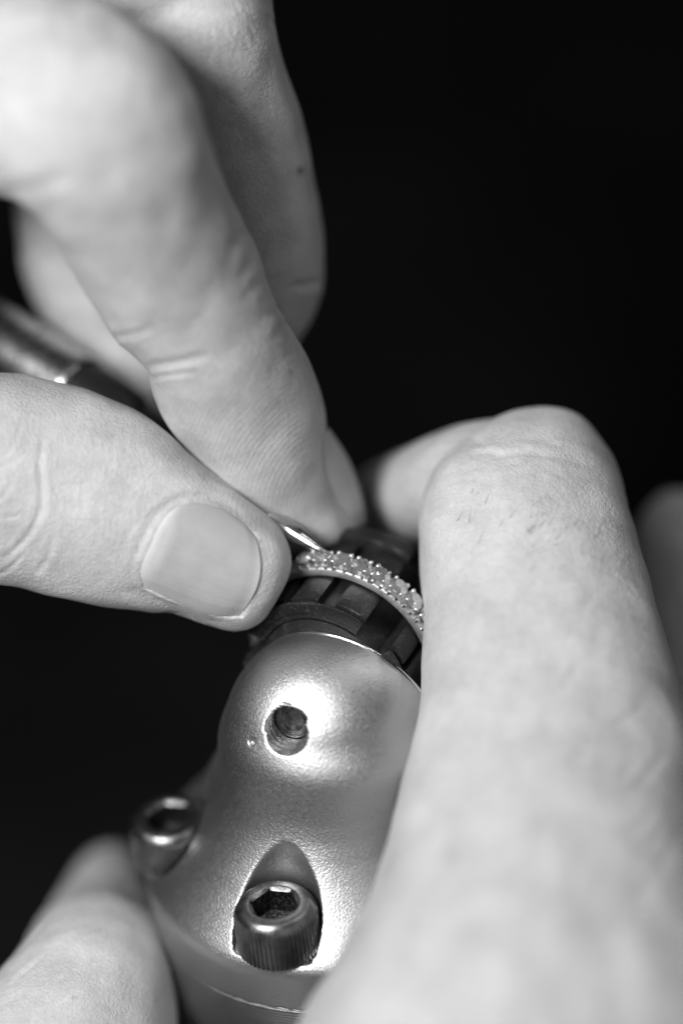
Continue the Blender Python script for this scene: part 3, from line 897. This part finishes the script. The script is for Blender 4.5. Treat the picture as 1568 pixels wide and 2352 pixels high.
web = loft([(-250, 2700, -300, 3300, -6, 14), (200, 2820, 150, 3400, 0, 18), (800, 2850, 780, 3450, 10, 22), (1500, 2700, 1600, 3400, 16, 24), (1900, 2600, 2150, 3200, 16, 22)])
v, faces, e, lap = remesh([near_f, far_ph, back_f, left_d, web], 0.42, 12)
nv = normals(v, faces)
v = wobble(v, nv, 0.7, 0.06, 13.1); v = wobble(v, nv, 0.3, 0.2, 1.0)
nv = normals(v, faces)
cr = [([(1085, 1058), (1180, 1046), (1290, 1044), (1370, 1072)], 13, .14), ([(1080, 1025), (1160, 1006), (1270, 1004), (1340, 1028)], 15, .12)]
for i in range(34):
    x = random.uniform(1020, 1300); y = random.uniform(1010, 1150) + (1150 - x) * -.05; L = random.uniform(50, 150)
    cr.append(([(x, y), (x + L * .33, y - 6 + random.uniform(-5, 5)), (x + L * .66, y - 4 + random.uniform(-5, 5)), (x + L, y + 10 + random.uniform(-6, 6))], random.uniform(4, 8), random.uniform(.03, .10)))
for i in range(60):
    x = random.uniform(980, 1440); y = random.uniform(1130, 1420); a = random.uniform(-0.3, 0.5) + (x - 1150) * 0.0015; L = random.uniform(20, 60)
    cr.append(([(x, y), (x + L * math.cos(a), y + L * math.sin(a))], 3.5, random.uniform(.03, .11)))
for i in range(34):
    x = random.uniform(1150, 1520); y = random.uniform(1350, 2250); a = random.uniform(-1.2, -0.5); L = random.uniform(40, 120)
    cr.append(([(x, y), (x + L * math.cos(a), y + L * math.sin(a))], random.uniform(8, 16), random.uniform(.05, .16)))
for i in range(14):
    x = random.uniform(-20, 160); y = random.uniform(2200, 2360); a = random.uniform(-0.95, -0.5); L = random.uniform(50, 130)
    cr.append(([(x, y), (x + L * math.cos(a), y + L * math.sin(a))], 4, random.uniform(.08, .2)))
v = carve(v, nv, cr, (-40, 60)); nv = normals(v, faces)
zero = np.zeros(len(v))
RH, RHb = hand_object('hand', v, faces, (20, -60, -5), 'bare hand steadying the ring holder, its large bent finger filling the right of the picture', {'ridge_mask': zero, 'ridge_phase': zero,
                       'mole': moles(v, nv, [(1034, 1972, 14, .3), (172, 2290, 5, .6), (1330, 1700, 20, .12), (1180, 1560, 16, .1), (1420, 2050, 40, .12), (1270, 2300, 50, .1)])})
bvh_r = BVHTree.FromPolygons([Vector(p) for p in v], faces)
# short hairs behind the knuckle
HV = []; HF = []
for i in range(60):
    x = random.gauss(1270, 95); y = random.gauss(1235, 32) + (x - 1270) * 0.25
    if x < 1010 or x > 1440: continue
    p = cast(bvh_r, x, y)
    if p is None: continue
    ang = random.gauss(0.95, 0.35); L = random.uniform(1.0, 2.6); w = 0.042
    d3 = np.array([math.cos(ang), math.sin(ang), 0.25]) * L * (1 if random.random() < .85 else -1)
    pts = [p - np.array([0, 0, .15]), p + d3 * .5 + np.array([0, 0, .25 + .1 * L]), p + d3 + np.array([random.uniform(-.2, .2), random.uniform(-.3, .1), .2 + .1 * L])]
    q = catmull(pts, 4); i0 = len(HV)
    for k_, c in enumerate(q):
        ww = w * (1 - 0.8 * k_ / (len(q) - 1))
        for a in range(3):
            HV.append(c + ww * np.array([math.cos(a * 2.094), math.sin(a * 2.094) * .6, math.sin(a * 2.094) * .6]))
    for k_ in range(len(q) - 1):
        for a in range(3):
            b = (a + 1) % 3; HF.append((i0 + k_ * 3 + a, i0 + k_ * 3 + b, i0 + (k_ + 1) * 3 + b, i0 + (k_ + 1) * 3 + a))
hr = make_mesh('hair', np.array(HV), HF, M['hair'], RH); hr['kind'] = 'stuff'
